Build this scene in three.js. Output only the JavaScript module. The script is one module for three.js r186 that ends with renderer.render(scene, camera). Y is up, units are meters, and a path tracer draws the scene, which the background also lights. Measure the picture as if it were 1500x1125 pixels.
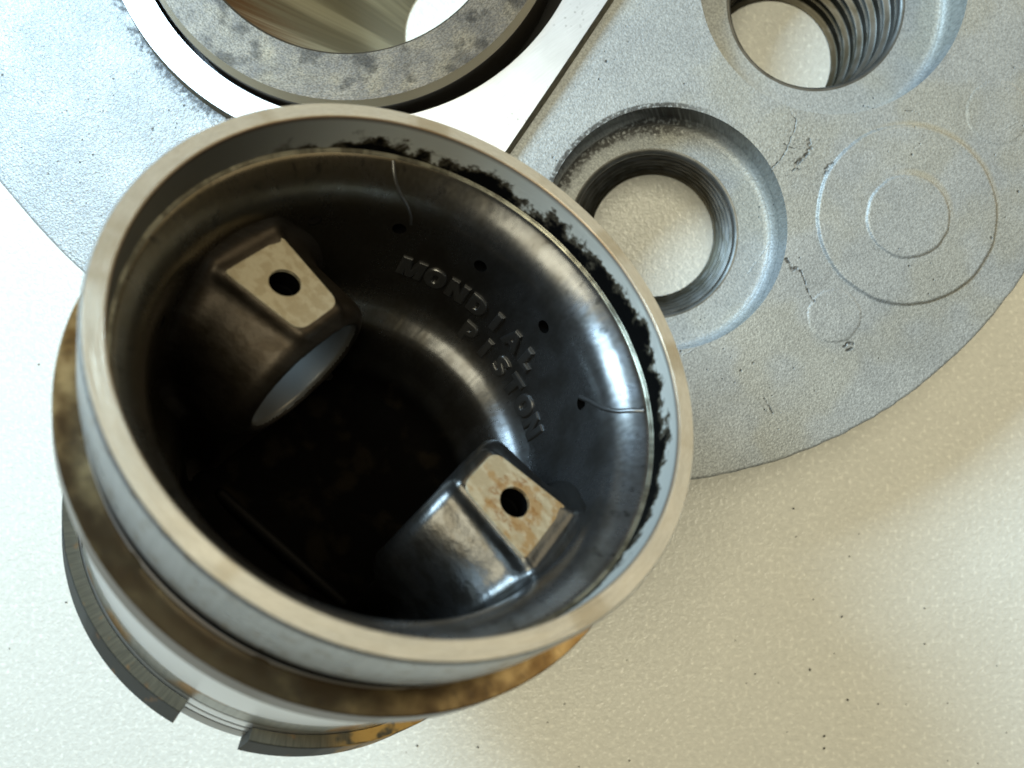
import * as THREE from 'three';
import { mergeGeometries, toCreasedNormals } from 'three/addons/utils/BufferGeometryUtils.js';
import { FontLoader } from 'three/addons/loaders/FontLoader.js';
import { TextGeometry } from 'three/addons/geometries/TextGeometry.js';
import { RectAreaLightUniformsLib } from 'three/addons/lights/RectAreaLightUniformsLib.js';
import { Brush, Evaluator, SUBTRACTION } from 'three-bvh-csg';
import { createNoise3D } from 'simplex-noise';

// ---------------------------------------------------------------- camera, light, exposure
const MM = 0.001;
const Z_TABLE = 160.1, Z_PLATE = 135.6, Z_FLOOR = 143.6, Z_LAND = 133.4, Z_LINER = 130;   // mm below the lens
const H = Z_TABLE;                                                                          // lens height over the table, mm
const scene = new THREE.Scene();
const camera = new THREE.PerspectiveCamera(2 * Math.atan(562.5 / 1200) * 180 / Math.PI, 4 / 3, 0.005, 20);
camera.position.set(0, H * MM, 0);
camera.up.set(0, 0, -1);
camera.lookAt(0, 0, 0);
camera.focus = 0.117;
camera.userData.fStop = 26;
scene.background = new THREE.Color().setRGB(0.05, 0.045, 0.035);
RectAreaLightUniformsLib.init();
function panel(name, color, intensity, w, h, at, to = [0, 0.03, 0]) {
  const l = new THREE.RectAreaLight(new THREE.Color(...color), intensity, w, h);
  l.name = name; l.position.set(...at); l.lookAt(...to); scene.add(l);
}
panel('window_light', [0.63, 0.92, 1.17], 35, 0.14, 0.14, [-0.235, 0.29, -0.21]);
panel('ceiling_lamp_light', [1.0, 0.94, 0.70], 6.9, 0.5, 0.5, [-0.12, 0.95, -0.05]);
panel('room_lamp_light', [1.0, 0.86, 0.58], 1.7, 0.8, 0.5, [0.56, 0.42, -0.52]);

const renderer = new THREE.WebGLRenderer({ antialias: true });
renderer.toneMapping = THREE.LinearToneMapping;
renderer.toneMappingExposure = 1.06;
renderer.shadowMap.enabled = true;

// ---------------------------------------------------------------- helpers
let seed = 7;
const rnd = () => { seed = (seed + 0x6d2b79f5) | 0; let t = Math.imul(seed ^ (seed >>> 15), 1 | seed); t = (t + Math.imul(t ^ (t >>> 7), 61 | t)) ^ t; return ((t ^ (t >>> 14)) >>> 0) / 4294967296; };
const n3 = createNoise3D(rnd);
// gradient noise that repeats after px by py cells
const PERM = new Uint8Array(512); { const a = [...Array(256).keys()]; for (let i = 255; i > 0; i--) { const j = Math.floor(rnd() * (i + 1)); [a[i], a[j]] = [a[j], a[i]]; } for (let i = 0; i < 512; i++) PERM[i] = a[i & 255]; }
function perlin(x, y, px, py) {
  const x0 = Math.floor(x), y0 = Math.floor(y), fx = x - x0, fy = y - y0, u = fx * fx * fx * (fx * (fx * 6 - 15) + 10), v = fy * fy * fy * (fy * (fy * 6 - 15) + 10), wr = (a, p) => ((a % p) + p) % p;
  const g = (i, j, a, b) => { const h = PERM[(PERM[wr(i, px) & 255] + wr(j, py)) & 255] / 256 * 2 * Math.PI; return Math.cos(h) * a + Math.sin(h) * b; };
  const a = g(x0, y0, fx, fy), b = g(x0 + 1, y0, fx - 1, fy), c = g(x0, y0 + 1, fx, fy - 1), d = g(x0 + 1, y0 + 1, fx - 1, fy - 1);
  return 1.4 * (a + (b - a) * u + (c - a) * v + (a - b - c + d) * u * v);
}
const fbm = (x, y, z, o = 4) => { let s = 0, a = 0.5; for (let i = 0; i < o; i++) { const X1 = 2.03 * (0.8 * y + 0.6 * z) + 3.1, Y1 = 2.03 * (-0.8 * x + 0.36 * y - 0.48 * z) + 1.7, Z1 = 2.03 * (-0.6 * x - 0.48 * y + 0.64 * z) + 5.3; x = X1; y = Y1; z = Z1; s += a * n3(x * 0.5, y * 0.5, z * 0.5); a *= 0.5; } return s; };
const clamp = (x, a = 0, b = 1) => Math.min(b, Math.max(a, x));
const smooth = (a, b, x) => { const t = clamp((x - a) / (b - a)); return t * t * (3 - 2 * t); };
const mix = (a, b, t) => a.map((v, i) => v + (b[i] - v) * t);
const toS = (c) => 255 * clamp(c <= 0.0031308 ? c * 12.92 : 1.055 * Math.pow(c, 1 / 2.4) - 0.055);
// a texture from f(u, v) -> linear [r, g, b] (colour) or plain values (data)
function tex(w, h, f, color = true) {
  const d = new Uint8Array(w * h * 4);
  for (let j = 0, k = 0; j < h; j++) for (let i = 0; i < w; i++, k += 4) {
    const c = f((i + 0.5) / w, (j + 0.5) / h);
    for (let m = 0; m < 3; m++) d[k + m] = color ? toS(c[m]) : 255 * clamp(c[m]);
    d[k + 3] = 255;
  }
  const t = new THREE.DataTexture(d, w, h);
  t.wrapS = t.wrapT = THREE.RepeatWrapping;
  t.magFilter = THREE.LinearFilter; t.minFilter = THREE.LinearFilter;
  if (color) t.colorSpace = THREE.SRGBColorSpace;
  t.needsUpdate = true;
  return t;
}
const std = (name, o) => { const m = new THREE.MeshPhysicalMaterial({ side: THREE.DoubleSide, ...o }); m.name = name; return m; };
const rgb = (r, g, b) => new THREE.Color().setRGB(r, g, b);
// picture position (of the 1500 x 1125 photograph) and depth -> millimetres in the scene
const X = (px, Z) => (px - 750) / 1200 * Z, Zc = (py, Z) => (py - 562.5) / 1200 * Z, S = (r, Z) => r / 1200 * Z;
function mesh(name, g, m, parent) {
  const o = new THREE.Mesh(g, m); o.name = name; o.castShadow = o.receiveShadow = true;
  parent.add(o);
  return o;
}
// Surface of revolution in mm. lines: list of smooth polylines of [r, y, cx?, cz?]; walls face to the right of the way they run (up = outward).
function lathe(lines, seg, { vs, center = [0, 0], wob, close = false } = {}) {
  const pos = [], nor = [], uv = [], idx = [];
  lines.forEach((L, li) => {
    const base = pos.length / 3, [v0, v1] = vs ? vs[li] : [0, 1];
    const len = [0]; for (let i = 1; i < L.length; i++) len.push(len[i - 1] + Math.hypot(L[i][0] - L[i - 1][0], L[i][1] - L[i - 1][1]));
    for (let i = 0; i < L.length; i++) {
      const a = L[Math.max(0, i - 1)], b = L[Math.min(L.length - 1, i + 1)];
      let nr = b[1] - a[1], ny = -(b[0] - a[0]); const m = Math.hypot(nr, ny) || 1; nr /= m; ny /= m;
      const v = v0 + (v1 - v0) * len[i] / (len[L.length - 1] || 1);
      for (let j = 0; j <= seg; j++) {
        const t = (close && j === seg ? 0 : j) / seg * 2 * Math.PI, c = Math.cos(t), s = -Math.sin(t);
        const r = L[i][0] + (wob && L[i][0] > 0 ? wob(t, L[i][1], L[i][0]) : 0);
        pos.push(((L[i][2] ?? 0) + center[0] + r * c) * MM, L[i][1] * MM, ((L[i][3] ?? 0) + center[1] + r * s) * MM);
        nor.push(nr * c, ny, nr * s); uv.push(j / seg, v);
      }
    }
    const w = seg + 1;
    for (let i = 0; i < L.length - 1; i++) for (let j = 0; j < seg; j++) {
      const p = base + i * w + j, q = p + w;
      if (L[i][0] > 1e-6) idx.push(p, p + 1, q);
      if (L[i + 1][0] > 1e-6) idx.push(p + 1, q + 1, q);
    }
  });
  const g = new THREE.BufferGeometry();
  g.setAttribute('position', new THREE.Float32BufferAttribute(pos, 3));
  g.setAttribute('normal', new THREE.Float32BufferAttribute(nor, 3));
  g.setAttribute('uv', new THREE.Float32BufferAttribute(uv, 2));
  g.setIndex(idx);
  return g;
}
// open ring with a square section and two cut ends (degrees from a0 to a1)
function openRing(ri, ro, y0, y1, a0, a1, seg, ch = 0.15) {
  const sec = [[ri, y0], [ro - ch, y0], [ro, y0 + ch], [ro, y1 - ch], [ro - ch, y1], [ri, y1], [ri, y0]];
  const pos = [], uv = [], quad = (a, b, c, d, ua) => { for (const [p, u] of [[a, ua[0]], [b, ua[1]], [c, ua[2]], [a, ua[0]], [c, ua[2]], [d, ua[3]]]) { pos.push(...p); uv.push(...u); } };
  const at = (k, t) => [sec[k][0] * Math.cos(t) * MM, sec[k][1] * MM, -sec[k][0] * Math.sin(t) * MM];
  for (let j = 0; j < seg; j++) for (let k = 0; k < 6; k++) {
    const t0 = (a0 + (a1 - a0) * j / seg) * Math.PI / 180, t1 = (a0 + (a1 - a0) * (j + 1) / seg) * Math.PI / 180;
    quad(at(k, t0), at(k, t1), at(k + 1, t1), at(k + 1, t0), [[j / seg, k / 6], [(j + 1) / seg, k / 6], [(j + 1) / seg, (k + 1) / 6], [j / seg, (k + 1) / 6]]);
  }
  for (const [t, f] of [[a0, 1], [a1, 0]]) for (const tri of [[0, 1, 2], [0, 2, 3], [0, 3, 4], [0, 4, 5]]) {
    const T = t * Math.PI / 180, o = f ? tri : [...tri].reverse();
    for (const k of o) { pos.push(...at(k, T)); uv.push(0, 0.5); }
  }
  const g = new THREE.BufferGeometry();
  g.setAttribute('position', new THREE.Float32BufferAttribute(pos, 3));
  g.setAttribute('uv', new THREE.Float32BufferAttribute(uv, 2));
  g.computeVertexNormals();
  return toCreasedNormals(g, 0.35);
}
// surface nets: the zero surface of f over a box, with normals from its gradient
function nets(f, lo, hi, cell, keep) {
  const N = [0, 1, 2].map((k) => Math.ceil((hi[k] - lo[k]) / cell) + 1), [nx, ny, nz] = N;
  const F = new Float32Array(nx * ny * nz), at = (i, j, k) => i + nx * (j + ny * k);
  for (let k = 0; k < nz; k++) for (let j = 0; j < ny; j++) for (let i = 0; i < nx; i++) F[at(i, j, k)] = f(lo[0] + i * cell, lo[1] + j * cell, lo[2] + k * cell);
  const id = new Int32Array(nx * ny * nz).fill(-1), P = [], idx = [];
  for (let k = 0; k < nz - 1; k++) for (let j = 0; j < ny - 1; j++) for (let i = 0; i < nx - 1; i++) {
    let s = [0, 0, 0], n = 0;
    const c = []; for (let q = 0; q < 8; q++) c.push(F[at(i + (q & 1), j + (q >> 1 & 1), k + (q >> 2))]);
    for (let q = 0; q < 8; q++) for (let b = 0; b < 3; b++) {
      const r = q | (1 << b); if (r === q || (c[q] < 0) === (c[r] < 0)) continue;
      const t = c[q] / (c[q] - c[r]); n++;
      for (let m = 0; m < 3; m++) s[m] += (q >> m & 1) + (m === b ? t : 0);
    }
    if (!n) continue;
    id[at(i, j, k)] = P.length;
    P.push([lo[0] + (i + s[0] / n) * cell, lo[1] + (j + s[1] / n) * cell, lo[2] + (k + s[2] / n) * cell]);
  }
  const quad = (a, b, c, d, flip) => { if (a < 0 || b < 0 || c < 0 || d < 0) return; if (![a, b, c, d].every((q) => keep(...P[q]))) return; if (flip) idx.push(a, c, b, a, d, c); else idx.push(a, b, c, a, c, d); };
  for (let k = 1; k < nz - 1; k++) for (let j = 1; j < ny - 1; j++) for (let i = 1; i < nx - 1; i++) {
    const a = F[at(i, j, k)] < 0;
    if (a !== F[at(i + 1, j, k)] < 0) quad(id[at(i, j - 1, k - 1)], id[at(i, j, k - 1)], id[at(i, j, k)], id[at(i, j - 1, k)], !a);
    if (a !== F[at(i, j + 1, k)] < 0) quad(id[at(i - 1, j, k - 1)], id[at(i - 1, j, k)], id[at(i, j, k)], id[at(i, j, k - 1)], !a);
    if (a !== F[at(i, j, k + 1)] < 0) quad(id[at(i - 1, j - 1, k)], id[at(i, j - 1, k)], id[at(i, j, k)], id[at(i - 1, j, k)], !a);
  }
  const nor = [], e = cell * 0.6;
  for (const [x, y, z] of P) {
    const g = [f(x + e, y, z) - f(x - e, y, z), f(x, y + e, z) - f(x, y - e, z), f(x, y, z + e) - f(x, y, z - e)], m = Math.hypot(...g) || 1;
    nor.push(g[0] / m, g[1] / m, g[2] / m);
  }
  return { P, nor, idx };
}
const smin = (a, b, k) => { const h = Math.max(k - Math.abs(a - b), 0) / k; return Math.min(a, b) - h * h * k * 0.25; };
const rmax = (r, ...d) => { let s = 0, m = -1e9; for (const x of d) { s += Math.max(x + r, 0) ** 2; m = Math.max(m, x); } return Math.min(m, -r) === m ? m : Math.sqrt(s) - r; };

// ---------------------------------------------------------------- table
{
  const fleck = (u, v) => { const p = perlin(u * 60 + 0.6 * perlin(u * 20, v * 20, 20, 20), v * 60, 60, 60), q = perlin(u * 90 - v * 40, v * 90 + u * 40, 1e6, 1e6); return [p, q]; };
  const bump = tex(1024, 1024, (u, v) => {
    const [p] = fleck(u, v), a = perlin(u * 60 + v * 30, v * 120 - u * 60, 1e6, 1e6), f = perlin(u * 150, v * 150, 150, 150);
    const h = clamp(0.38 + 0.22 * p + 0.16 * f + 0.3 * Math.max(0, perlin(u * 120, v * 120 + 7, 120, 120) - 0.1) + 0.25 * Math.max(0, a));
    return [h, h, h];
  }, false);
  bump.repeat.set(15, 15);
  const color = tex(1024, 1024, (u, v) => {
    const k = perlin(u * 60, v * 60, 60, 60), w = Math.max(0, perlin(u * 74, v * 74 + 7, 74, 74) - 0.25), b = perlin(u * 9, v * 9, 9, 9);
    const c = 0.70 + 0.05 * k + 0.30 * w + 0.015 * b;  // pale flecks stand in for glints, painted into the colour
    return [c, c * 0.985, c * 0.90];
  });
  color.repeat.set(15, 15);
  const m = std('speckled_white_laminate', { map: color, roughness: 0.25, bumpMap: bump, bumpScale: 0.00013, specularIntensity: 1 });
  const g = new THREE.BoxGeometry(0.9, 0.02, 0.9); g.translate(0, -0.01, 0);
  const t = mesh('table_top', g, m, scene);
  t.userData = { kind: 'structure', label: 'white grainy laminate table top that everything lies on' };
}

// ---------------------------------------------------------------- finned cylinder casting
const barrel = new THREE.Group(); barrel.name = 'cylinder_casting'; scene.add(barrel);
barrel.userData = { label: 'silver cast engine cylinder flange with round bolt holes and steel liner', category: 'engine cylinder' };
const yOf = (Z) => H - Z;
const C1 = { x: X(975, Z_PLATE), z: Zc(335, Z_PLATE), r: S(183, Z_PLATE) }, C2 = { x: X(1222, Z_PLATE), z: Zc(-30, Z_PLATE), r: S(202, Z_PLATE) };
const H1 = { x: X(957, Z_FLOOR), z: Zc(342, Z_FLOOR), r: S(119, Z_FLOOR), bx: X(955, Z_TABLE), bz: Zc(345.5, Z_TABLE), br: S(89, Z_TABLE) };
const H2 = { x: X(1195, Z_FLOOR), z: Zc(3, Z_FLOOR), r: S(125, Z_FLOOR), bx: X(1127, Z_TABLE), bz: Zc(91, Z_TABLE), br: S(89, Z_TABLE) };
const LC = { x: X(507, Z_LINER), z: Zc(-167, Z_LINER) }, LH = { x: X(525, Z_LAND), z: Zc(-166, Z_LAND) };
const PX0 = -90, PX1 = 90, PZ0 = -68, PZ1 = 22;                                          // the part of the top that is mapped, mm

// grain, pits, cracks, grime and painted-in light and shade of the casting as colour and relief over the visible part of the top
const pic = (px, py) => [X(px, Z_PLATE), Zc(py, Z_PLATE)];
function stroke(list, w) { return list.slice(1).map((b, i) => [pic(...list[i]), pic(...b), w]); }
const cracks = [
  ...stroke([[1160, 166], [1166, 176], [1164, 190], [1157, 205], [1152, 218], [1146, 230], [1131, 246]], 0.09),
  ...stroke([[1185, 206], [1186, 218], [1178, 230], [1170, 236], [1166, 242]], 0.42), ...stroke([[1160, 250], [1165, 246], [1172, 248]], 0.1),
  ...stroke([[1152, 380], [1158, 388], [1160, 396], [1166, 392], [1172, 396]], 0.3), ...stroke([[1172, 396], [1178, 410], [1184, 428], [1192, 442]], 0.13),
  ...stroke([[1236, 508], [1242, 502], [1250, 504]], 0.25), ...stroke([[1240, 514], [1248, 510]], 0.2), ...stroke([[1208, 248], [1214, 242], [1220, 238]], 0.16), ...stroke([[1206, 256], [1212, 250]], 0.14),
  ...stroke([[1148, 210], [1156, 214], [1164, 218]], 0.08), ...stroke([[1326, 162], [1340, 163]], 0.08), ...stroke([[1120, 584], [1132, 606]], 0.14), ...stroke([[1450, 348], [1451, 353]], 0.16),
];
const scratches = [...stroke([[1116, 392], [1150, 344]], 0.12), ...stroke([[1470, 190], [1492, 178]], 0.16), ...stroke([[1000, 520], [1030, 505]], 0.1), ...stroke([[98, 366], [120, 384]], 0.12), ...stroke([[1112, 590], [1124, 606]], 0.12)];
const segDist = (x, y, [a, b]) => { const dx = b[0] - a[0], dy = b[1] - a[1], t = clamp(((x - a[0]) * dx + (y - a[1]) * dy) / (dx * dx + dy * dy)); return Math.hypot(x - a[0] - t * dx, y - a[1] - t * dy); };
const lineAt = (list, X0, Z0) => { const x = X0 + 0.10 * n3(X0 / 0.9, Z0 / 0.9, 90) + 0.05 * n3(X0 / 0.3, Z0 / 0.3, 91), z = Z0 + 0.10 * n3(X0 / 0.9, Z0 / 0.9, 93) + 0.05 * n3(X0 / 0.3, Z0 / 0.3, 94), fade = clamp(0.75 + 0.7 * n3(X0 / 0.8, Z0 / 0.8, 96)); let s = 0; for (const q of list) { if (Math.abs(x - q[0][0]) > 6 || Math.abs(z - q[0][1]) > 6) continue; const d = segDist(x, z, q); s = Math.max(s, 1 - smooth(q[2] * 0.3, q[2] * 1.1, d)); } return s * fade; };
const pits = []; for (let i = 0; i < 1700; i++) { const x = PX0 + rnd() * 180, z = PZ0 + rnd() * 90, k = rnd(); pits.push([x, z, 0.07 + 0.14 * k * k * k]); }
const pitGrid = new Map(); for (const p of pits) { for (let a = -1; a <= 1; a++) for (let b = -1; b <= 1; b++) { const k = (Math.floor(p[0]) + a) + ',' + (Math.floor(p[1]) + b); if (!pitGrid.has(k)) pitGrid.set(k, []); pitGrid.get(k).push(p); } }
const pitAt = (x, z) => { let s = 0; const dens = smooth(-0.15, 0.35, fbm(x / 16, z / 16, 3, 2) + (x < -20 ? 0.05 : -0.05)); for (const p of pitGrid.get(Math.floor(x) + ',' + Math.floor(z)) ?? []) s = Math.max(s, 1 - smooth(p[2] * 0.5, p[2] * 1.2, Math.hypot(x - p[0], z - p[1]))); return s * dens; };
const plateHeight = (x, z) => {
  const grain = 0.25 * n3(x / 0.7, z / 0.7, x * 0.3) + 0.6 * n3(x / 0.33, z / 0.33, z * 0.4 + 5) + 0.1 * n3(x / 1.6, z / 1.6, 9), rough = 0.55 + 0.45 * smooth(10, -30, x);
  const ripple = Math.exp(-((x - 46) ** 2 + (z + 40) ** 2) / 60) * n3(x / 0.9 + z / 4, z / 0.7, 22);
  return 0.55 + 0.2 * rough * grain + 0.08 * ripple - 0.5 * pitAt(x, z) - 0.55 * lineAt(cracks, x, z) + 0.2 * lineAt(scratches, x, z);
};
const plateColor = (x, z) => {
  const m = fbm(x / 14, z / 14, 1, 4), sp = n3(x / 0.6, z / 0.6, 31);
  let c = [0.325 + 0.055 * m, 0.34 + 0.055 * m, 0.34 + 0.05 * m];
  c = mix(c, [0.33, 0.325, 0.28], 0.55 * smooth(0.0, 0.45, fbm(x / 22, z / 22, 14, 3) + 0.004 * (x - 40)));
  c = c.map((v) => v * (1 + 0.2 * sp + 0.2 * n3(x / 0.33, z / 0.33, 35)));
  c = mix(c, [0.03, 0.03, 0.03], 0.85 * pitAt(x, z));
  c = mix(c, [0.03, 0.028, 0.025], 0.85 * lineAt(cracks, x, z));
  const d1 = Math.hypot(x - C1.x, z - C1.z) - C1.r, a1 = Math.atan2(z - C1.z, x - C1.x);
  c = mix(c, [0.025, 0.022, 0.018], 0.85 * smooth(-3.2, -2.0, d1 + 0.5 * n3(x / 2, z / 2, 111)) * smooth(0.4, 0.1, d1) * smooth(0.45, 0.85, Math.cos(a1 + 2.15)) * smooth(-0.4, 0.2, fbm(x / 0.9, z / 0.9, 120, 3) + 0.12));  // grime on the recess wall, spread to paint in its shadow as well
  const dC = Math.hypot(x - X(1328, Z_PLATE), z - Zc(315, Z_PLATE)), aC = Math.atan2(z - Zc(315, Z_PLATE), x - X(1328, Z_PLATE));
  c = mix(c, [0.42, 0.33, 0.17], 0.3 * (1 - smooth(0.2, 0.9, Math.abs(dC - 15))) * smooth(0.4, 1, Math.cos(aC + 1.0)));         // warm light painted on the lamp side of the round boss edge
  c = mix(c, [0.42, 0.34, 0.19], 0.28 * (1 - smooth(0.2, 0.9, Math.abs(dC - 7))) * smooth(0.3, 1, Math.cos(aC + 0.9)));  // same painted warm light on the inner boss edge
  const dL = Math.hypot(x - LH.x, z - LH.z) - 42.9;                                                                            // black grime along the machined ring
  const gr = smooth(2.4, 0.1, dL + 2.2 * fbm(x / 1.1, z / 1.1, 50, 4)) * smooth(-1.2, -0.6, dL) * smooth(0.75, 0.35, n3(x / 9, z / 9, 61)) * (x < -30 ? 1 : 0);
  c = mix(c, [0.03, 0.032, 0.035], 0.9 * gr);
  const sm = Math.exp(-((x - X(1165, Z_PLATE)) ** 2 + (z - Zc(225, Z_PLATE)) ** 2) / 18) * smooth(0.25, 0.6, n3(x / 1.2, z / 0.35, 77) * 0.7 + 0.5 * n3(x / 0.4, z / 0.4, 78));
  return mix(c, [0.05, 0.05, 0.05], 0.55 * sm);
};
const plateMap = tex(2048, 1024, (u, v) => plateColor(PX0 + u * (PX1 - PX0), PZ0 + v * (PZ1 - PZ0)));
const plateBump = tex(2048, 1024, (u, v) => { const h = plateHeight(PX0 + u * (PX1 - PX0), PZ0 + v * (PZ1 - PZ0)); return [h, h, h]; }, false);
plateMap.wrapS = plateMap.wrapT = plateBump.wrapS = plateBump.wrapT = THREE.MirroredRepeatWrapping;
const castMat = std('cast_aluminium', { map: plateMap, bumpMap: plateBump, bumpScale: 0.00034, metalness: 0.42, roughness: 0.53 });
function plateUV(g) { const p = g.attributes.position, uv = new Float32Array(p.count * 2); for (let i = 0; i < p.count; i++) { const dy = 0.3 * Math.min(0, p.getY(i) / MM - (H - Z_PLATE)); uv[2 * i] = (p.getX(i) / MM + (dy < -2.3 ? 0 : dy) - PX0) / (PX1 - PX0); uv[2 * i + 1] = (p.getZ(i) / MM - PZ0) / (PZ1 - PZ0); } g.setAttribute('uv', new THREE.BufferAttribute(uv, 2)); return g; }
// flat slab from a Shape drawn in (x, z) millimetres: its top at depth Z, t thick
function slab(shape, Z, t, bevel = 0, seg = 2) {
  let g = new THREE.ExtrudeGeometry(shape, { depth: Math.max(t - 2 * bevel, 0.01), bevelEnabled: bevel > 0, bevelThickness: bevel, bevelSize: bevel, bevelOffset: -bevel, bevelSegments: seg, curveSegments: 120, steps: 1 });
  g.rotateX(Math.PI / 2);                       // (x, y, z) -> (x, -z, y): the extrusion runs down
  g.translate(0, yOf(Z) - bevel, 0);
  g.scale(MM, MM, MM);
  return plateUV(toCreasedNormals(g, 0.15));
}
const circlePath = (x, z, r) => new THREE.Path().absarc(x, z, r, 0, 2 * Math.PI, true);
const outline = (inset = 0) => {
  const pts = [[-420, -420], [-330, -150], [-210, 20], [-90, 165], [0, 268], [62, 340], [125, 402], [230, 488], [360, 570], [500, 638], [640, 682], [780, 703], [930, 708]].map((q) => pic(...q));
  for (let a = 88; a >= -60; a -= 4) pts.push(pic(930 + 686 * Math.cos(a * Math.PI / 180), 22 + 686 * Math.sin(a * Math.PI / 180)));
  for (const q of [[1120, -760], [900, -900], [560, -980], [200, -940], [-120, -800], [-330, -620]]) pts.push(pic(...q));
  const cx = X(560, Z_PLATE), cz = Zc(-150, Z_PLATE);
  const v = pts.map(([x, z]) => { const d = Math.hypot(x - cx, z - cz), k = (d - inset) / d; return new THREE.Vector2(cx + (x - cx) * k, cz + (z - cz) * k); });
  return new THREE.SplineCurve([...v, v[0]]).getPoints(700).map((p) => { const k = 0.09 * n3(p.x / 4, p.y / 4, 140) + 0.03 * n3(p.x / 1.2, p.y / 1.2, 141); return new THREE.Vector2(p.x + k, p.y + k); });
};
{
  const top = new THREE.Shape(outline());
  const c2 = circlePath(C2.x, C2.z, C2.r), c1 = circlePath(C1.x, C1.z, C1.r);
  top.holes.push(circlePath(LH.x, LH.z, 38.6), c1, c2);
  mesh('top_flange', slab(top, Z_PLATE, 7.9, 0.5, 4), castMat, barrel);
  const floor = new THREE.Shape(outline(0.6));
  floor.holes.push(circlePath(LH.x, LH.z, 38.4), circlePath(H1.x, H1.z, H1.r + 0.66), circlePath(H2.x, H2.z, H2.r + 0.66));
  mesh('lower_flange', slab(floor, Z_FLOOR, 3.2, 0, 2), castMat, barrel);
  // rounded corner between each recess wall and its floor
  for (const c of [C1, C2]) {
    const L = []; for (let i = 0; i <= 10; i++) { const a = i / 10 * Math.PI / 2; L.push([c.r - 0.02 - 2.0 * (1 - Math.cos(a)), yOf(Z_FLOOR) + 0.02 + 2.0 * (1 - Math.sin(a))]); }
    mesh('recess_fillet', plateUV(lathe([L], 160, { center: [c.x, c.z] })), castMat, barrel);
  }
  // fins below, thin and cut by the same holes
  for (let k = 0; k < 4; k++) {
    const Z = Z_FLOOR + 4.6 + k * 3.2, f = new THREE.Shape(outline(1.5 + 0.6 * k)), t = (Z - Z_FLOOR) / (Z_TABLE - Z_FLOOR);
    f.holes.push(circlePath(LH.x, LH.z, 38.4));
    for (const h of [H1, H2]) f.holes.push(circlePath(h.x + (h.bx - h.x) * t, h.z + (h.bz - h.z) * t, h.r + 0.6));
    mesh('cooling_fin', slab(f, Z, 1.7, 0.25, 2), castMat, barrel);
  }
}
// bolt hole walls: ridged, from the recess floor down to the table
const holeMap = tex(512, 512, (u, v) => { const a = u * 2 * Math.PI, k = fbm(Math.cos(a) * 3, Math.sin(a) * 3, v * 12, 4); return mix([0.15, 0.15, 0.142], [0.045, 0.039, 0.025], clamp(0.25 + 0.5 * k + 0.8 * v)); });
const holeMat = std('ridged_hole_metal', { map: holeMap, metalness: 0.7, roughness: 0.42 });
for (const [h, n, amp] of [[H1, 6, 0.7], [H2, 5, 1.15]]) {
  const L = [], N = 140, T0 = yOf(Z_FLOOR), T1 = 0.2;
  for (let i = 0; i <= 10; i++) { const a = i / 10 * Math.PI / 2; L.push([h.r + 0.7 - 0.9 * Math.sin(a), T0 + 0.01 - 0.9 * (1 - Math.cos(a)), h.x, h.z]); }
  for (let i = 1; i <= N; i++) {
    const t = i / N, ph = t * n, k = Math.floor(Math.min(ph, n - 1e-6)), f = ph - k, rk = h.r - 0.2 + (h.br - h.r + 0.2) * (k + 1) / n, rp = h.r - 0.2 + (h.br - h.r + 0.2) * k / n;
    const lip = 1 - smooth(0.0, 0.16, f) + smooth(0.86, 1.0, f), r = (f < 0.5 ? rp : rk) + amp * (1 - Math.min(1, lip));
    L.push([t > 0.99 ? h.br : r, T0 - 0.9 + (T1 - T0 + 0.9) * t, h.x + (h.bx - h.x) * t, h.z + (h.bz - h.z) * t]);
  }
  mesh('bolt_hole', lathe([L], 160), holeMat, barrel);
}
// raised round boss and small marks on the flange
{
  const disc = (px, py, r, h, r0 = 0) => { const c = [X(px, Z_PLATE), Zc(py, Z_PLATE)], y = yOf(Z_PLATE), R = S(r, Z_PLATE), L = [[R + 0.35, y - 0.02], [R + 0.15, y + 0.1 * h], [R, y + 0.5 * h], [R - 0.15, y + 0.95 * h], [R - 0.4, y + h], [Math.max(r0, 0), y + h * (r0 ? 1 : 1)]]; return plateUV(lathe([L], 220, { center: c, wob: (t) => 0.10 * n3(Math.cos(t) * 3 + px, Math.sin(t) * 3, 3) + 0.03 * n3(Math.cos(t) * 14 + px, Math.sin(t) * 14, 6) })); };
  const b = mesh('round_boss', disc(1328, 315, 131, 0.42), castMat, barrel);
  const g2 = disc(1328, 318, 60, 0.3); g2.translate(0, 0.42 * MM, 0);
  mesh('inner_boss', g2, castMat, b);
  mesh('ejector_mark', disc(1222, 463, 38, 0.13), castMat, barrel);
  mesh('ejector_mark', disc(1462, 165, 46, 0.1), castMat, barrel);
}
// machined gasket land round the liner
const landMap = tex(1024, 1024, (u, v) => { const x = u * 90, z = v * 90, st = n3(x / 7, z / 0.22, 3) * 0.5 + n3(x / 3, z / 0.12, 8) * 0.5; let c = [0.62, 0.63, 0.64].map((q) => q * (1 + 0.09 * st + 0.1 * fbm(x / 9, z / 9, 4, 4))); const d = smooth(0.62, 0.8, n3(x / 1.1, z / 1.1, 44)) * smooth(0.1, 0.5, fbm(x / 14, z / 14, 12, 2)); return mix(c, [0.3, 0.3, 0.3], 0.7 * d); });
const landMat = std('machined_aluminium', { map: landMap, metalness: 0.5, roughness: 0.36 });
const landSide = std('stained_cast_edge', { map: tex(512, 256, (u, v) => mix([0.17, 0.15, 0.10], [0.03, 0.027, 0.02], smooth(-0.1, 0.4, fbm(u * 30, v * 10, 5, 4)))), metalness: 0.3, roughness: 0.6 });
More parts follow.
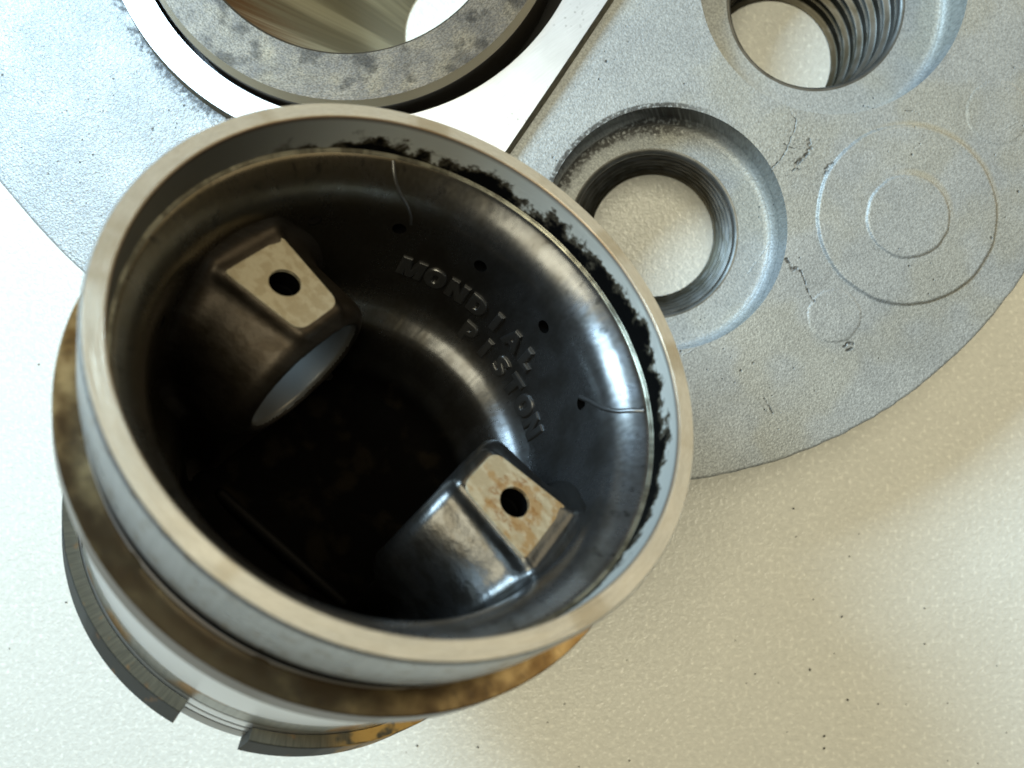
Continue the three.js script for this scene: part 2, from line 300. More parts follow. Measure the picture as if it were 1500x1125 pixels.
{
  const P = (px, py) => [X(px, Z_LAND), Zc(py, Z_LAND)], s = new THREE.Shape(), R = 42.6;
  const pts = []; for (let a = 205; a >= 72; a -= 3) pts.push([LH.x + R * Math.cos(a * Math.PI / 180), LH.z + R * Math.sin(a * Math.PI / 180)]);
  pts.push(P(640, 362), P(668, 326), P(745, 215), P(815, 112), P(890, 0), P(1010, -180), P(1060, -330), P(1000, -480), P(820, -560));
  for (let a = -62; a >= -150; a -= 4) pts.push([LH.x + R * Math.cos(a * Math.PI / 180), LH.z + R * Math.sin(a * Math.PI / 180)]);
  pts.forEach((q, i) => (i ? s.lineTo(...q) : s.moveTo(...q)));
  s.holes.push(circlePath(LH.x, LH.z, 38.0));
  let g = new THREE.ExtrudeGeometry(s, { depth: 0.02, bevelEnabled: false, curveSegments: 160 });
  g.rotateX(Math.PI / 2); g.translate(0, yOf(Z_LAND), 0); g.scale(MM, MM, MM);
  const uv = g.attributes.uv, p = g.attributes.position; for (let i = 0; i < uv.count; i++) uv.setXY(i, (p.getX(i) * 0.8 - p.getZ(i) * 0.6) / MM / 90, (p.getX(i) * 0.6 + p.getZ(i) * 0.8) / MM / 90);
  mesh('gasket_land', g, landMat, barrel);
  // sloped cast sides below the land
  const pos = [], uvs = [], y0 = yOf(Z_LAND) - 0.01, y1 = yOf(Z_PLATE) - 0.5, cx = LH.x, cz = LH.z; let run = 0;
  for (let i = 0; i < pts.length; i++) {
    const a = pts[i], b = pts[(i + 1) % pts.length], out = (q) => { const d = Math.hypot(q[0] - cx, q[1] - cz); return [cx + (q[0] - cx) * (d + 0.7) / d, cz + (q[1] - cz) * (d + 0.7) / d]; }, A = out(a), B = out(b), l = Math.hypot(b[0] - a[0], b[1] - a[1]);
    const q = [[a[0], y0, a[1], run, 1], [b[0], y0, b[1], run + l, 1], [B[0], y1, B[1], run + l, 0], [A[0], y1, A[1], run, 0]];
    for (const k of [0, 1, 2, 0, 2, 3]) { pos.push(q[k][0] * MM, q[k][1] * MM, q[k][2] * MM); uvs.push(q[k][3] / 60, q[k][4]); }
    run += l;
  }
  let w = new THREE.BufferGeometry(); w.setAttribute('position', new THREE.Float32BufferAttribute(pos, 3)); w.setAttribute('uv', new THREE.Float32BufferAttribute(uvs, 2)); w.computeVertexNormals();
  mesh('land_side', toCreasedNormals(w, 0.6), landSide, barrel);
}
// liner: black groove round it, stained top, rusty tapering bore
{
  const y = yOf(Z_LINER), yl = yOf(Z_LAND), black = std('black_groove', { color: rgb(0.012, 0.011, 0.01), metalness: 0.2, roughness: 0.3 });
  mesh('liner_groove', lathe([[[38.0, yl - 0.03], [38.05, yl - 4], [38.0, yl - 8.4]], [[38.1, yl - 8.4], [31, yl - 8.4]]], 200, { center: [LH.x, LH.z] }), black, barrel);
  const topMap = tex(1024, 512, (u, v) => {
    const a = u * 2 * Math.PI, x = Math.cos(a) * (25 + 8 * v), z = Math.sin(a) * (26 + 8 * v), k = fbm(x / 5, z / 5, 2, 5), f = n3(x / 0.35, z / 0.35, 6), f2 = n3(x / 0.8, z / 0.5, 16);
    let c = mix([0.15, 0.128, 0.10], [0.085, 0.075, 0.064], smooth(-0.5, 0.5, 0.6 * k + 0.5 * f2));
    c = mix(c, [0.19, 0.155, 0.10], 0.4 * smooth(-0.1, 0.6, fbm(x / 7 + 5, z / 7, 30, 4)));
    return c.map((q) => q * (1 + 0.5 * f + 0.3 * f2) * (1 - 0.55 * smooth(0.05, 0.5, fbm(x / 6, z / 6, 60, 5))));
  });
  const lb = tex(1024, 256, (u, v) => { const a = u * 2 * Math.PI, h = 0.5 + 0.4 * n3(Math.cos(a) * 60, Math.sin(a) * 60, v * 16) + 0.2 * n3(Math.cos(a) * 20, Math.sin(a) * 20, v * 5); return [h, h, h]; }, false);
  const linerTop = std('stained_steel', { map: topMap, metalness: 0.75, roughness: 0.5, bumpMap: lb, bumpScale: 0.000018 });
  const linerSide = std('dark_liner_side', { color: rgb(0.09, 0.075, 0.055), metalness: 0.6, roughness: 0.4 });
  const liner = mesh('steel_liner', lathe([[[34.0, y], [26.7, y]]], 220, { center: [LC.x, LC.z], vs: [[1, 0]] }), linerTop, barrel);
  mesh('liner_chamfer', lathe([[[34.9, y - 1.5], [34.1, y - 0.15], [34.0, y]]], 220, { center: [LC.x, LC.z] }), std('lit_chamfer_steel', { color: rgb(0.42, 0.36, 0.25), metalness: 0.5, roughness: 0.4 }), liner);  // chamfer metal coloured lighter so it reads as lit
  mesh('liner_shoulder', lathe([[[35.0, yl - 8.4], [35.0, y - 1.8], [34.9, y - 1.5]], [[26.7, y], [26.35, y - 0.35]]], 220, { center: [LC.x, LC.z] }), linerSide, liner);
  const boreMap = tex(1024, 512, (u, v) => {
    const a = u * 2 * Math.PI, st = fbm(Math.cos(a) * 2.4, Math.sin(a) * 2.4, 0.5 * v, 3), g = n3(Math.cos(a) * 26, Math.sin(a) * 26, v * 1.4);
    let c = mix([0.20, 0.175, 0.115], [0.40, 0.36, 0.25], smooth(-0.15, 0.2, st)); c = mix(c, [0.15, 0.06, 0.015], smooth(0.3, -0.15, v - 0.1 + 0.12 * g) * 0.9);
    return c.map((q) => q * (1 + 0.1 * g));
  });
  const boreMat = std('rusty_bore_wall', { map: boreMap, metalness: 0.35, roughness: 0.38 });
  const bc = [X(683, Z_TABLE), Zc(52, Z_TABLE)], L = [];
  for (let i = 0; i <= 40; i++) { const t = i / 40; L.push([26.35 + (12 - 26.35) * Math.pow(t, 1.15), y - 0.35 + (0.3 - y + 0.35) * t, LC.x + (bc[0] - LC.x) * t, LC.z + (bc[1] - LC.z) * t]); }
  mesh('liner_bore', lathe([L], 200, { vs: [[0, 1]] }), boreMat, liner);
}

// ---------------------------------------------------------------- piston, tilted on its domed crown
const R = 30, piston = new THREE.Group(); piston.name = 'piston'; scene.add(piston);
piston.userData = { label: 'upturned hollow piston with stained rings tilted on its domed crown', category: 'piston' };
const nI = [0.42384, -0.47453, -0.77148], uI = [-0.74582, -0.66615, 0], cI = [-0.2503 * R, -0.14257 * R, 2.6056 * R];   // axis, pin axis, rim centre (right, down, away)
const W3 = (v) => new THREE.Vector3(v[0], -v[2], v[1]);
const ax = W3(uI).normalize(), ay = W3(nI).normalize(), az = new THREE.Vector3().crossVectors(ax, ay);
piston.matrixAutoUpdate = true;
piston.quaternion.setFromRotationMatrix(new THREE.Matrix4().makeBasis(ax, ay, az));
piston.position.set(cI[0] * MM, (H - cI[2]) * MM, cI[1] * MM);

const IN = [[0.916, 0.165], [0.906, 0.170], [0.888, 0.184], [0.866, 0.204], [0.843, 0.232], [0.823, 0.266], [0.809, 0.31], [0.803, 0.36], [0.801, 0.42], [0.799, 0.5], [0.797, 0.6], [0.793, 0.7], [0.785, 0.78], [0.768, 0.84], [0.742, 0.885], [0.71, 0.92], [0.68, 0.955], [0.66, 1.0], [0.648, 1.06], [0.635, 1.15], [0.61, 1.25], [0.56, 1.33], [0.47, 1.385], [0.35, 1.41], [0.2, 1.42], [0, 1.42]];
const rIn = (t) => { if (t <= IN[0][1]) return IN[0][0]; for (let i = 1; i < IN.length; i++) if (t <= IN[i][1]) { const f = (t - IN[i - 1][1]) / (IN[i][1] - IN[i - 1][1] || 1); return IN[i - 1][0] + f * (IN[i][0] - IN[i - 1][0]); } return 0; };
const fine = (L, n) => { const c = new THREE.CatmullRomCurve3(L.map(([r, t]) => new THREE.Vector3(r, t, 0)), false, 'centripetal'); return c.getPoints(n).map((p) => [Math.max(p.x, 0) * R, -p.y * R]); };
const raw = (L) => L.map(([r, t]) => [r * R, -t * R]);
const dome = []; for (let i = 0; i <= 20; i++) { const a = i / 20 * Math.asin(0.972 / 1.22); dome.push([1.22 * Math.sin(a), 0.9 + 1.22 * Math.cos(a)]); }
const lines = [], VS = [], BRIGHT = [0.06, 0.1], GREY = [0.03, 0.04], DARK = [0.0, 0.02];
const run = (v, ...pts) => { lines.push(raw(pts)); VS.push(v); };
run(GREY, ...dome, [0.982, 1.625]);
run(GREY, [0.982, 1.625], [0.985, 1.615], [0.985, 1.502], [0.983, 1.497]);
const groove = (t0, t1, r0, r1, rf, v = DARK) => { run(v, [r0, t0], [rf, t0]); run(v, [rf, t0], [rf, t1]); run(v, [rf, t1], [r1, t1]); };
const land = (v, r, t0, t1) => run(v, [r - 0.002, t0], [r, t0 - 0.004], [r, t1 + 0.004], [r - 0.002, t1]);
groove(1.497, 1.478, 0.983, 0.983, 0.95); land(BRIGHT, 0.985, 1.478, 1.413);
groove(1.413, 1.394, 0.983, 0.983, 0.95); land(BRIGHT, 0.985, 1.394, 1.298);
groove(1.298, 1.12, 0.983, 0.988, 0.94); land(BRIGHT, 0.99, 1.12, 0.56);
groove(0.56, 0.415, 0.988, 0.985, 0.93); land(BRIGHT, 0.987, 0.415, 0.385);
groove(0.385, 0.322, 0.985, 0.975, 0.945);
run([0.1, 0.25], [0.975, 0.322], [0.988, 0.312], [0.997, 0.29], [1.0, 0.255], [1.0, 0.15], [1.0, 0.02], [0.997, 0.006], [0.992, 0.0]);
run([0.25, 0.35], [0.992, 0], [0.94, 0]); run([0.35, 0.37], [0.94, 0], [0.935, 0.002], [0.933, 0.007]); run([0.37, 0.57], [0.933, 0.007], [0.929, 0.154]);
run([0.57, 0.6], [0.929, 0.154], [0.927, 0.157], [0.923, 0.159]); run([0.6, 0.62], [0.923, 0.159], [0.919, 0.161], [0.916, 0.165]);
lines.push(fine(IN, 90)); VS.push([0.62, 1.0]);
// colour and finish by section of the outline: skirt .1-.25, rim .25-.35, counterbore .37-.57, lip .57-.62, inside .62-1
const sect = (u, v) => {
  const a = u * 2 * Math.PI, ca = Math.cos(a), sa = Math.sin(a), deg = u * 360 - (u > 0.5 ? 360 : 0);
  let c, r, m;
  if (v < 0.25) { const k = fbm(ca * 5, sa * 5, v * 30, 3); const sc = n3(ca * 60, sa * 60, v * 7), st = fbm(ca * 12, sa * 12, v * 22 + 8, 4); c = [0.36, 0.38, 0.395].map((q) => (q + 0.05 * k) * (1 + 0.10 * sc)); c = mix(c, [0.16, 0.12, 0.07], 0.5 * smooth(0.15, 0.5, st)); c = mix(c, [0.09, 0.075, 0.05], 0.7 * smooth(0.135, 0.1, v + 0.012 * st)); r = 0.3 + 0.06 * k; m = 0.9; if (v < 0.1) { c = [0.66, 0.67, 0.68]; r = 0.28; } if (v < 0.05) { c = [0.33, 0.33, 0.33]; m = 0.7; r = 0.4; } if (v < 0.025) { c = [0.02, 0.019, 0.017]; m = 1; } }
  else if (v < 0.37) {
    const st = n3(ca * 8, sa * 8, v * 300) * 0.5 + n3(ca * 26, sa * 26, v * 160) * 0.5, e = smooth(0.345, 0.37, v);
    c = mix([0.58, 0.535, 0.44], [0.45, 0.395, 0.30], clamp(0.4 + 0.8 * st)); c = mix(c, [0.30, 0.225, 0.12], 0.55 * smooth(0.0, 0.5, fbm(ca * 2.6, sa * 2.6, 9, 4))); c = mix(c, [0.2, 0.1, 0.03], 0.8 * e); r = 0.4; m = 0.6;
  } else if (v < 0.57) {
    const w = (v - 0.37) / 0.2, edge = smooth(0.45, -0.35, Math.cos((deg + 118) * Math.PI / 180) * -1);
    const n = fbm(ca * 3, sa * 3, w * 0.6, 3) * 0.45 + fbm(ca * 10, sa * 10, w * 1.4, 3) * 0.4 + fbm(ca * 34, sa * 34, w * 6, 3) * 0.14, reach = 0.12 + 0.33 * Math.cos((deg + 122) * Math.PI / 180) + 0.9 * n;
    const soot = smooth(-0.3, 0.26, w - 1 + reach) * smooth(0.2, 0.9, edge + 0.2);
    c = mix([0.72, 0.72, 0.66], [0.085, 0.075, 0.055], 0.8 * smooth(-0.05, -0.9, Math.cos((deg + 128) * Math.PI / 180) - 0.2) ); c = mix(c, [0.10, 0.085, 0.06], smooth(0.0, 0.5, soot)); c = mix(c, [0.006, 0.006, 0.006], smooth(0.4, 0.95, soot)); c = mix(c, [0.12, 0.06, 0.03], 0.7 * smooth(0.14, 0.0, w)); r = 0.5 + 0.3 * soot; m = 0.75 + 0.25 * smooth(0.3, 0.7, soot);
  } else if (v < 0.62) { const k = fbm(ca * 9, sa * 9, 3, 4); c = mix([0.30, 0.285, 0.22], [0.13, 0.12, 0.09], smooth(-0.3, 0.4, k)); r = 0.36; m = 0.9; }
  else {
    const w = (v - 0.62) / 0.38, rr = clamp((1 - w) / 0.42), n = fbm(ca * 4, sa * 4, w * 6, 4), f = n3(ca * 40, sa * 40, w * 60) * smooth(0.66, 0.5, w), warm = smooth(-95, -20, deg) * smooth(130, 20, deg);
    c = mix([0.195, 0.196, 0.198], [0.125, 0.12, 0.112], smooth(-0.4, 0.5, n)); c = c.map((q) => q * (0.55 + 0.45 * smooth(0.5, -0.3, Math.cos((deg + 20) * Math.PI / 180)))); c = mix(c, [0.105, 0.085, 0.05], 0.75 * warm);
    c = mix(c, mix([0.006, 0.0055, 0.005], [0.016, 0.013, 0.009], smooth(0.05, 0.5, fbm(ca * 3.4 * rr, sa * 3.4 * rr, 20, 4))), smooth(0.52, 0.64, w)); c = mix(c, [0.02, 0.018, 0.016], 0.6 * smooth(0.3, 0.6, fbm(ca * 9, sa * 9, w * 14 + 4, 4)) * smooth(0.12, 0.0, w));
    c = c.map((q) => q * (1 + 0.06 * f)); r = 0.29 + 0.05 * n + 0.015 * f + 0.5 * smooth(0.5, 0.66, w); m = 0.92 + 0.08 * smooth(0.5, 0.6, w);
  }
  return [c, r, m];
};
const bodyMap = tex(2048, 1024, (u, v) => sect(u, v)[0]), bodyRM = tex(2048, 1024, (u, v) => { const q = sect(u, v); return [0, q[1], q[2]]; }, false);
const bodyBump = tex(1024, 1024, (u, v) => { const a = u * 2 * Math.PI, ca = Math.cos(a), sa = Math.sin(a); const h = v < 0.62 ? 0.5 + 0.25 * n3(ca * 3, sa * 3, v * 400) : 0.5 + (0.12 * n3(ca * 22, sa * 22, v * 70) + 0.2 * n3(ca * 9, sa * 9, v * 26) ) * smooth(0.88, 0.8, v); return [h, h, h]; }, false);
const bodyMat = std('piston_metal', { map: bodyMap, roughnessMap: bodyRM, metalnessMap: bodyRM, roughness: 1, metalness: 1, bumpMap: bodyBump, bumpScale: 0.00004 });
const PIN_T = 0.76, PIN_V = -0.0225, PAD_V = -0.0225, PIN_TURN = -2.26 * Math.PI / 180;
{
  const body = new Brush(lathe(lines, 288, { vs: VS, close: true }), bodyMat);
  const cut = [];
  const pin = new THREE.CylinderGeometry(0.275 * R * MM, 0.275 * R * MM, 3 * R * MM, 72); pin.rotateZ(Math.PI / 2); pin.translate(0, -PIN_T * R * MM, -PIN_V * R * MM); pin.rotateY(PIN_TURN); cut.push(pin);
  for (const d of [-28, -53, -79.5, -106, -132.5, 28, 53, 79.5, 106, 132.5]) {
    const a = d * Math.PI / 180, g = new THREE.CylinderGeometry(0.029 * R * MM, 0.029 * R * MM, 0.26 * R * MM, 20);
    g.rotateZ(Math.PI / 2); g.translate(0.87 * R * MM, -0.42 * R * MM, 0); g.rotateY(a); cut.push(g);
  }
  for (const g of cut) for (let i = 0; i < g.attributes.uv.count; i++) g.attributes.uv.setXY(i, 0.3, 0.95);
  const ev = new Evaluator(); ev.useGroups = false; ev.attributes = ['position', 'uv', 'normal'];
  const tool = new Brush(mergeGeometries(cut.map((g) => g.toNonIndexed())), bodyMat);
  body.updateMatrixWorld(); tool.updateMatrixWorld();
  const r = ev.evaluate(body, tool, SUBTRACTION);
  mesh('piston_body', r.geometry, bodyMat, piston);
}
// pin bosses blended into the wall
const bossMap = tex(512, 512, (u, v) => { const k = fbm(u * 9, v * 9, 2, 5), f = n3(u * 60, v * 60, 4); return mix([0.10, 0.098, 0.094], [0.075, 0.07, 0.062], smooth(-0.2, 0.35, k)).map((q) => q * (1 + 0.08 * f)); });
const bossBump = tex(512, 512, (u, v) => { const h = 0.5 + 0.3 * n3(u * 24, v * 24, 8) + 0.15 * n3(u * 60, v * 60, 9); return [h, h, h]; }, false);
const bossMat = std('cast_boss_metal', { map: bossMap, bumpMap: bossBump, bumpScale: 0.00003, metalness: 0.92, roughness: 0.32 });
const bossDark = std('tarnished_boss_metal', { map: bossMap, color: rgb(0.62, 0.52, 0.42), bumpMap: bossBump, bumpScale: 0.00003, metalness: 0.9, roughness: 0.5 });  // tarnished copy, also darkened to keep the lamp highlight off this boss
function padMat(name, rust) {
  const map = tex(512, 512, (u, v) => {
    const x = u * 2 - 1, z = v * 2 - 1, k = fbm(x * 3, z * 3, rust * 7, 5), f = n3(x * 40, z * 40, 3), d = Math.hypot(x * 1.35, z);
    let c = mix([0.40, 0.36, 0.265], [0.33, 0.285, 0.195], smooth(-0.3, 0.3, k));
    if (rust) { const k2 = fbm(x * 2.2 + 4, z * 2.2, 19, 5), k3 = fbm(x * 6, z * 6, 27, 4); c = mix(c, [0.27, 0.16, 0.055], 0.75 * smooth(-0.05, 0.5, k2 + 0.3 * smooth(1.1, 0.3, d) + 0.25 * x)); c = mix(c, [0.20, 0.085, 0.02], 0.7 * smooth(0.10, 0.0, Math.abs(d - 0.56 - 0.3 * k3)) * smooth(-0.3, 0.2, k)); }
    return c.map((q) => q * (1 + 0.13 * f));
  });
  return std(name, { map, metalness: 0.55, roughness: 0.5 });
}
const padPlain = padMat('tarnished_pad_metal', 0), padRust = padMat('rust_stained_pad_metal', 1);
const boreSteel = std('polished_bore_metal', { color: rgb(0.17, 0.162, 0.145), metalness: 0.5, roughness: 0.4 }), holeBlack = std('hole_black', { color: rgb(0.006, 0.006, 0.006), metalness: 1, roughness: 0.7 });
function bossShape(x, y, z) {                       // x outward along the pin, y = -t, z = -v; in units of R
  const t = -y, v = -z, wall = (rIn(t) - Math.hypot(x, v)) * 0.93;
  const q = Math.hypot(t - PIN_T, v - PIN_V), cyl = rmax(0.075, q - 0.348, 0.33 - x);
  const under = rmax(0.05, Math.abs(v - PIN_V) - 0.33, 0.4 - x, 0.85 - t);
  const pad = rmax(0.042, Math.abs(v - PAD_V) - 0.118 - 0.115 * (x - 0.36), 0.383 - t, t - 0.6, 0.35 - x, x - 0.752);
  let d = smin(smin(cyl, under, 0.1), pad, 0.04);
  d = smin(d, wall, 0.12) + 0.006;
  d = Math.max(d, -(q - 0.262) - 0, -1e9);
  const ch = q - 0.262 - Math.max(0, 0.36 - x) * 0.9;
  d = Math.max(d, -ch);
  if (t < PIN_T) d = Math.max(d, -Math.max(Math.hypot(x - 0.567, v - PAD_V) - 0.06, t - 0.486));
  return d;
}
{
  const N = nets(bossShape, [0.27, -1.32, -0.6], [0.99, -0.32, 0.6], 0.0095, (x, y, z) => Math.hypot(x, z) < 0.985);
  for (const s of [1, -1]) {
    const pos = [], nor = [], uv = [], rest = [], bore = [], oilHole = [];
    const ct = Math.cos(PIN_TURN), st = Math.sin(PIN_TURN), turn = (x, z) => [x * ct + z * st, -x * st + z * ct];
    N.P.forEach(([x, y, z], i) => { const a = turn(s * x, z), b = turn(s * N.nor[3 * i], N.nor[3 * i + 2]); pos.push(a[0] * R * MM, y * R * MM, a[1] * R * MM); nor.push(b[0], N.nor[3 * i + 1], b[1]); uv.push((x + z * 0.37) * 0.9, (y + z * 0.83) * 0.9); });
    for (let i = 0; i < N.idx.length; i += 3) {
      const f = s > 0 ? [N.idx[i], N.idx[i + 1], N.idx[i + 2]] : [N.idx[i], N.idx[i + 2], N.idx[i + 1]];
      const inBore = f.every((k) => Math.hypot(-N.P[k][1] - PIN_T, -N.P[k][2] - PIN_V) < 0.283 && N.P[k][0] > 0.345);
      const inOil = f.every((k) => Math.hypot(N.P[k][0] - 0.567, -N.P[k][2] - PAD_V) < 0.068 && N.P[k][1] < -0.39 && N.P[k][1] > -0.495);
      (inOil ? oilHole : inBore ? bore : rest).push(...f);
    }
    const make = (idx, uvs) => { const g = new THREE.BufferGeometry(); g.setAttribute('position', new THREE.Float32BufferAttribute(pos, 3)); g.setAttribute('normal', new THREE.Float32BufferAttribute(nor, 3)); g.setAttribute('uv', new THREE.Float32BufferAttribute(uvs, 2)); g.setIndex(idx); return g; };
    const b = mesh('pin_boss', make(rest, uv), s > 0 ? bossDark : bossMat, piston);
    mesh('pin_bore', make(bore, uv), boreSteel, b);
    mesh('oil_hole', make(oilHole, uv), holeBlack, b);  // black lining paints in the dark of a deeper hole
    const hw = (x) => 0.099 + 0.115 * (x - 0.36), shape = new THREE.Shape(), cs = [[0.39, 1], [0.722, 1], [0.722, -1], [0.39, -1]].map(([x, q]) => new THREE.Vector2(x, q * hw(x))), rad = [0.05, 0.02, 0.02, 0.05];
    cs.forEach((c, i) => { const a = cs[(i + 3) % 4], b = cs[(i + 1) % 4], p = c.clone().add(a.clone().sub(c).setLength(rad[i])), q = c.clone().add(b.clone().sub(c).setLength(rad[i])); if (i) shape.lineTo(p.x, p.y); else shape.moveTo(p.x, p.y); shape.quadraticCurveTo(c.x, c.y, q.x, q.y); });
    shape.holes.push(new THREE.Path().absarc(0.567, 0, 0.062, 0, 2 * Math.PI, true));
    const pg = new THREE.ExtrudeGeometry(shape, { depth: 0.006, bevelEnabled: true, bevelThickness: 0.003, bevelSize: 0.004, bevelOffset: -0.004, bevelSegments: 2, curveSegments: 40 });
    pg.rotateX(-Math.PI / 2); const pu = pg.attributes.uv, pp = pg.attributes.position; for (let i = 0; i < pu.count; i++) pu.setXY(i, (pp.getX(i) - 0.567) / 0.42 + 0.5, -pp.getZ(i) / 0.3 + 0.5);
    if (s < 0) pg.rotateY(Math.PI);
    pg.translate(0, -0.3945, -s * 0 - PAD_V); pg.rotateY(PIN_TURN); pg.scale(R * MM, R * MM, R * MM);
    const p = mesh('boss_pad', toCreasedNormals(pg, 0.2), s > 0 ? padPlain : padRust, b);
    p.userData.label = s > 0 ? 'tan tarnished flat pad with a round oil hole' : 'rust-stained flat pad with a round oil hole';
  }
}
// raised cast lettering round the inner wall
const font = await new FontLoader().loadAsync('fonts/droid/droid_sans_bold.typeface.json');
const letterMat = std('cast_letter_metal', { color: rgb(0.15, 0.148, 0.145), metalness: 0.92, roughness: 0.36 });
function letters(text, a0, a1, t, size) {
  [...text].forEach((ch, i) => {
    const a = (a0 + (a1 - a0) * i / (text.length - 1)) * Math.PI / 180, g = new TextGeometry(ch === 'I' ? 'l' : ch, { font, size: size * R * (ch === 'I' ? 0.93 : 1), depth: 0.02, curveSegments: 5, bevelEnabled: true, bevelThickness: 0.5, bevelSize: 0.34, bevelOffset: -0.04, bevelSegments: 5 });
    g.computeBoundingBox(); const b = g.boundingBox; g.translate(-(b.min.x + b.max.x) / 2, -size * R / 2, 0);
    g.scale(1.0, 1, 1); g.scale(MM, MM, MM);
    const e = new THREE.Vector3(Math.cos(a), 0, -Math.sin(a)), sl = (rIn(t + 0.03) - rIn(t - 0.03)) / 0.06, N = e.clone().multiplyScalar(-1).add(new THREE.Vector3(0, -sl, 0)).normalize(), right = new THREE.Vector3(Math.sin(a), 0, Math.cos(a)), up = new THREE.Vector3().crossVectors(N, right);
    const o = mesh('raised_letter', toCreasedNormals(g, 0.9), letterMat, piston);
    o.quaternion.setFromRotationMatrix(new THREE.Matrix4().makeBasis(right, up, N));
    o.position.copy(e).multiplyScalar((rIn(t) + 0.0025) * R * MM).setY(-t * R * MM);
  });
}
letters('MONDIAL', -62, -109.5, 0.618, 0.094);
letters('PISTON', -88.5, -127.5, 0.782, 0.094);
// mould seams across the roll of the wall
for (const [pts, w] of [[[[-46, 0.17], [-47, 0.21], [-49, 0.25], [-52, 0.29], [-54.5, 0.34], [-55.5, 0.38]], 0.009], [[[-142.5, 0.172], [-142, 0.2], [-141.2, 0.24], [-139.5, 0.28], [-136.5, 0.33], [-133, 0.38], [-130.5, 0.42]], 0.0115]]) {
  const c = new THREE.CatmullRomCurve3(pts.map(([d, t]) => { const a = d * Math.PI / 180; return new THREE.Vector3(Math.cos(a) * (rIn(t) + 0.005), -t, -Math.sin(a) * (rIn(t) + 0.005)).multiplyScalar(R * MM); }));
  mesh('mould_seam', new THREE.TubeGeometry(c, 40, w * R * MM, 8), letterMat, piston);
}
{ // rib across the underside of the crown
  const g = new THREE.CapsuleGeometry(0.03 * R * MM, 0.7 * R * MM, 6, 16); g.rotateZ(Math.PI / 2); g.translate(-0.02 * R * MM, -1.4 * R * MM, -0.3 * R * MM);
  mesh('crown_rib', g, std('sooty_rib', { color: rgb(0.006, 0.0055, 0.005), metalness: 0.8, roughness: 0.6 }), piston);
}
// rings
const brown = (w, h, warm) => tex(w, h, (u, v) => {
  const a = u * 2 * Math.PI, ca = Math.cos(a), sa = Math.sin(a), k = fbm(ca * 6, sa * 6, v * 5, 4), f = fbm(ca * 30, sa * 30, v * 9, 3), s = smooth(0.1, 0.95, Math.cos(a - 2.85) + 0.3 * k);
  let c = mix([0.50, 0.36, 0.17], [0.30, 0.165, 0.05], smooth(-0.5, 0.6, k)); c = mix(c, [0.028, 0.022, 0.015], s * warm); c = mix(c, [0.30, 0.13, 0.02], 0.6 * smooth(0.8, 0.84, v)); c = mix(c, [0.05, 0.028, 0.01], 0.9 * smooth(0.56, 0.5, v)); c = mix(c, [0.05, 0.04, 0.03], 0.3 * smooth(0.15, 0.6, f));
  return c;
});
const ringBrown = std('varnished_ring_steel', { map: brown(1024, 64, 0.9), metalness: 0.6, roughness: 0.3, specularIntensity: 0.5 });
const oil = mesh('piston_ring', openRing(0.965 * R, 1.062 * R, -0.545 * R, -0.43 * R, -60, 292, 240, 0.12), ringBrown, piston); oil.userData.label = 'brown varnished oil ring next to the skirt';
const faceMap = tex(1024, 32, (u, v) => { const k = n3(u * 40, v * 2, 3), f = n3(u * 420, v, 6); return mix([0.30, 0.30, 0.27], [0.36, 0.2, 0.06], smooth(0.0, 0.5, k)).map((q) => q * (1 + 0.2 * f)); });
const flush = mesh('piston_ring', openRing(0.95 * R, 0.987 * R, -1.275 * R, -1.14 * R, 60, 415, 240, 0.1), std('worn_ring_face', { map: faceMap, metalness: 0.85, roughness: 0.34 }), piston); flush.userData.label = 'flush compression ring between two dark lines';
const darkMap = tex(2048, 64, (u, v) => { const d = u * 345, k = fbm(u * 60, v * 3, 2, 3), st = n3(u * 900, 0.5, v * 2), gold = smooth(15, 26, d) * smooth(70, 48, d); let c = [0.02, 0.021, 0.019].map((q) => q * (1 + 0.12 * st)); c = mix(c, [0.105, 0.095, 0.068], (0.7 + 0.25 * st) * smooth(0.56, 0.66, v)); c = mix(c, [0.42, 0.27, 0.09], gold * smooth(-0.3, 0.2, k + 0.15)); return mix(c, [0.2, 0.09, 0.02], 0.4 * smooth(0.35, 0.6, k)); });
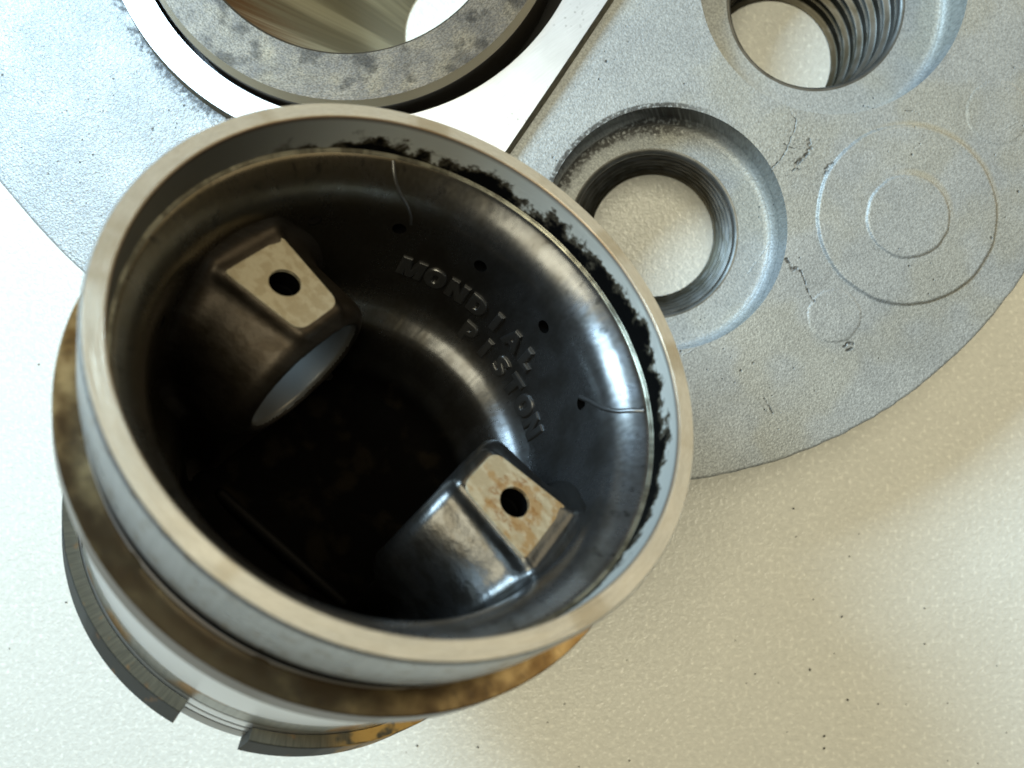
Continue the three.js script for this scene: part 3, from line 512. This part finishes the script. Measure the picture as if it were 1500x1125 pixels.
const sprung = mesh('piston_ring', openRing(0.988 * R, 1.036 * R, -1.6 * R, -1.345 * R, 114.8, 459.8, 300, 0.14), std('dark_ring_steel', { map: darkMap, metalness: 0, roughness: 0.55, specularIntensity: 0.25 }), piston); sprung.userData.label = 'dark sprung ring with an open end gap';


// ---------------------------------------------------------------- grit on the table
{
  const spots = [[1162, 745, 3.2], [1166, 786, 2], [1191, 878, 2], [1233, 903, 3], [1258, 782, 1.6], [1244, 815, 2], [1354, 891, 2.2], [1354, 943, 2.6], [1186, 981, 3.4], [1106, 987, 2.4], [1093, 1001, 1.6], [1077, 938, 1.8], [1241, 1025, 3.2], [1286, 1031, 2.4], [1207, 1078, 3.4], [1207, 1096, 3.2], [1153, 1072, 1.6], [922, 1114, 2.6], [848, 1123, 2.4], [611, 1092, 3], [700, 1094, 3], [827, 1031, 2.2], [802, 1058, 2], [1222, 957, 1.8], [1460, 975, 1.8], [1474, 1073, 1.6], [1388, 1030, 1.8], [1327, 1032, 1.6], [57, 534, 2.4], [97, 882, 2.6], [14, 950, 2], [873, 391, 2.4], [595, 1102, 1.4], [918, 967, 1.6], [1388, 1114, 1.8], [1432, 1118, 2.2], [1140, 1000, 1.4]];
  const gs = spots.map(([x, y, r]) => { const g = new THREE.IcosahedronGeometry(S(r, Z_TABLE) * MM * 0.44, 1), p = g.attributes.position; for (let i = 0; i < p.count; i++) { const k = 1 + 0.35 * n3(p.getX(i) * 9000 + x, p.getY(i) * 9000, p.getZ(i) * 9000); p.setXYZ(i, p.getX(i) * k * 1.3, p.getY(i) * k * 0.6, p.getZ(i) * k); } g.rotateY(x); g.computeVertexNormals(); g.translate(X(x, Z_TABLE) * MM, S(r, Z_TABLE) * MM * 0.3, Zc(y, Z_TABLE) * MM); return g; });
  const o = mesh('grit', mergeGeometries(gs), std('black_grit', { color: rgb(0.03, 0.028, 0.022), roughness: 0.8 }), scene);
  o.userData = { kind: 'stuff', label: 'tiny black grit specks scattered over the white table' };
}

renderer.render(scene, camera);
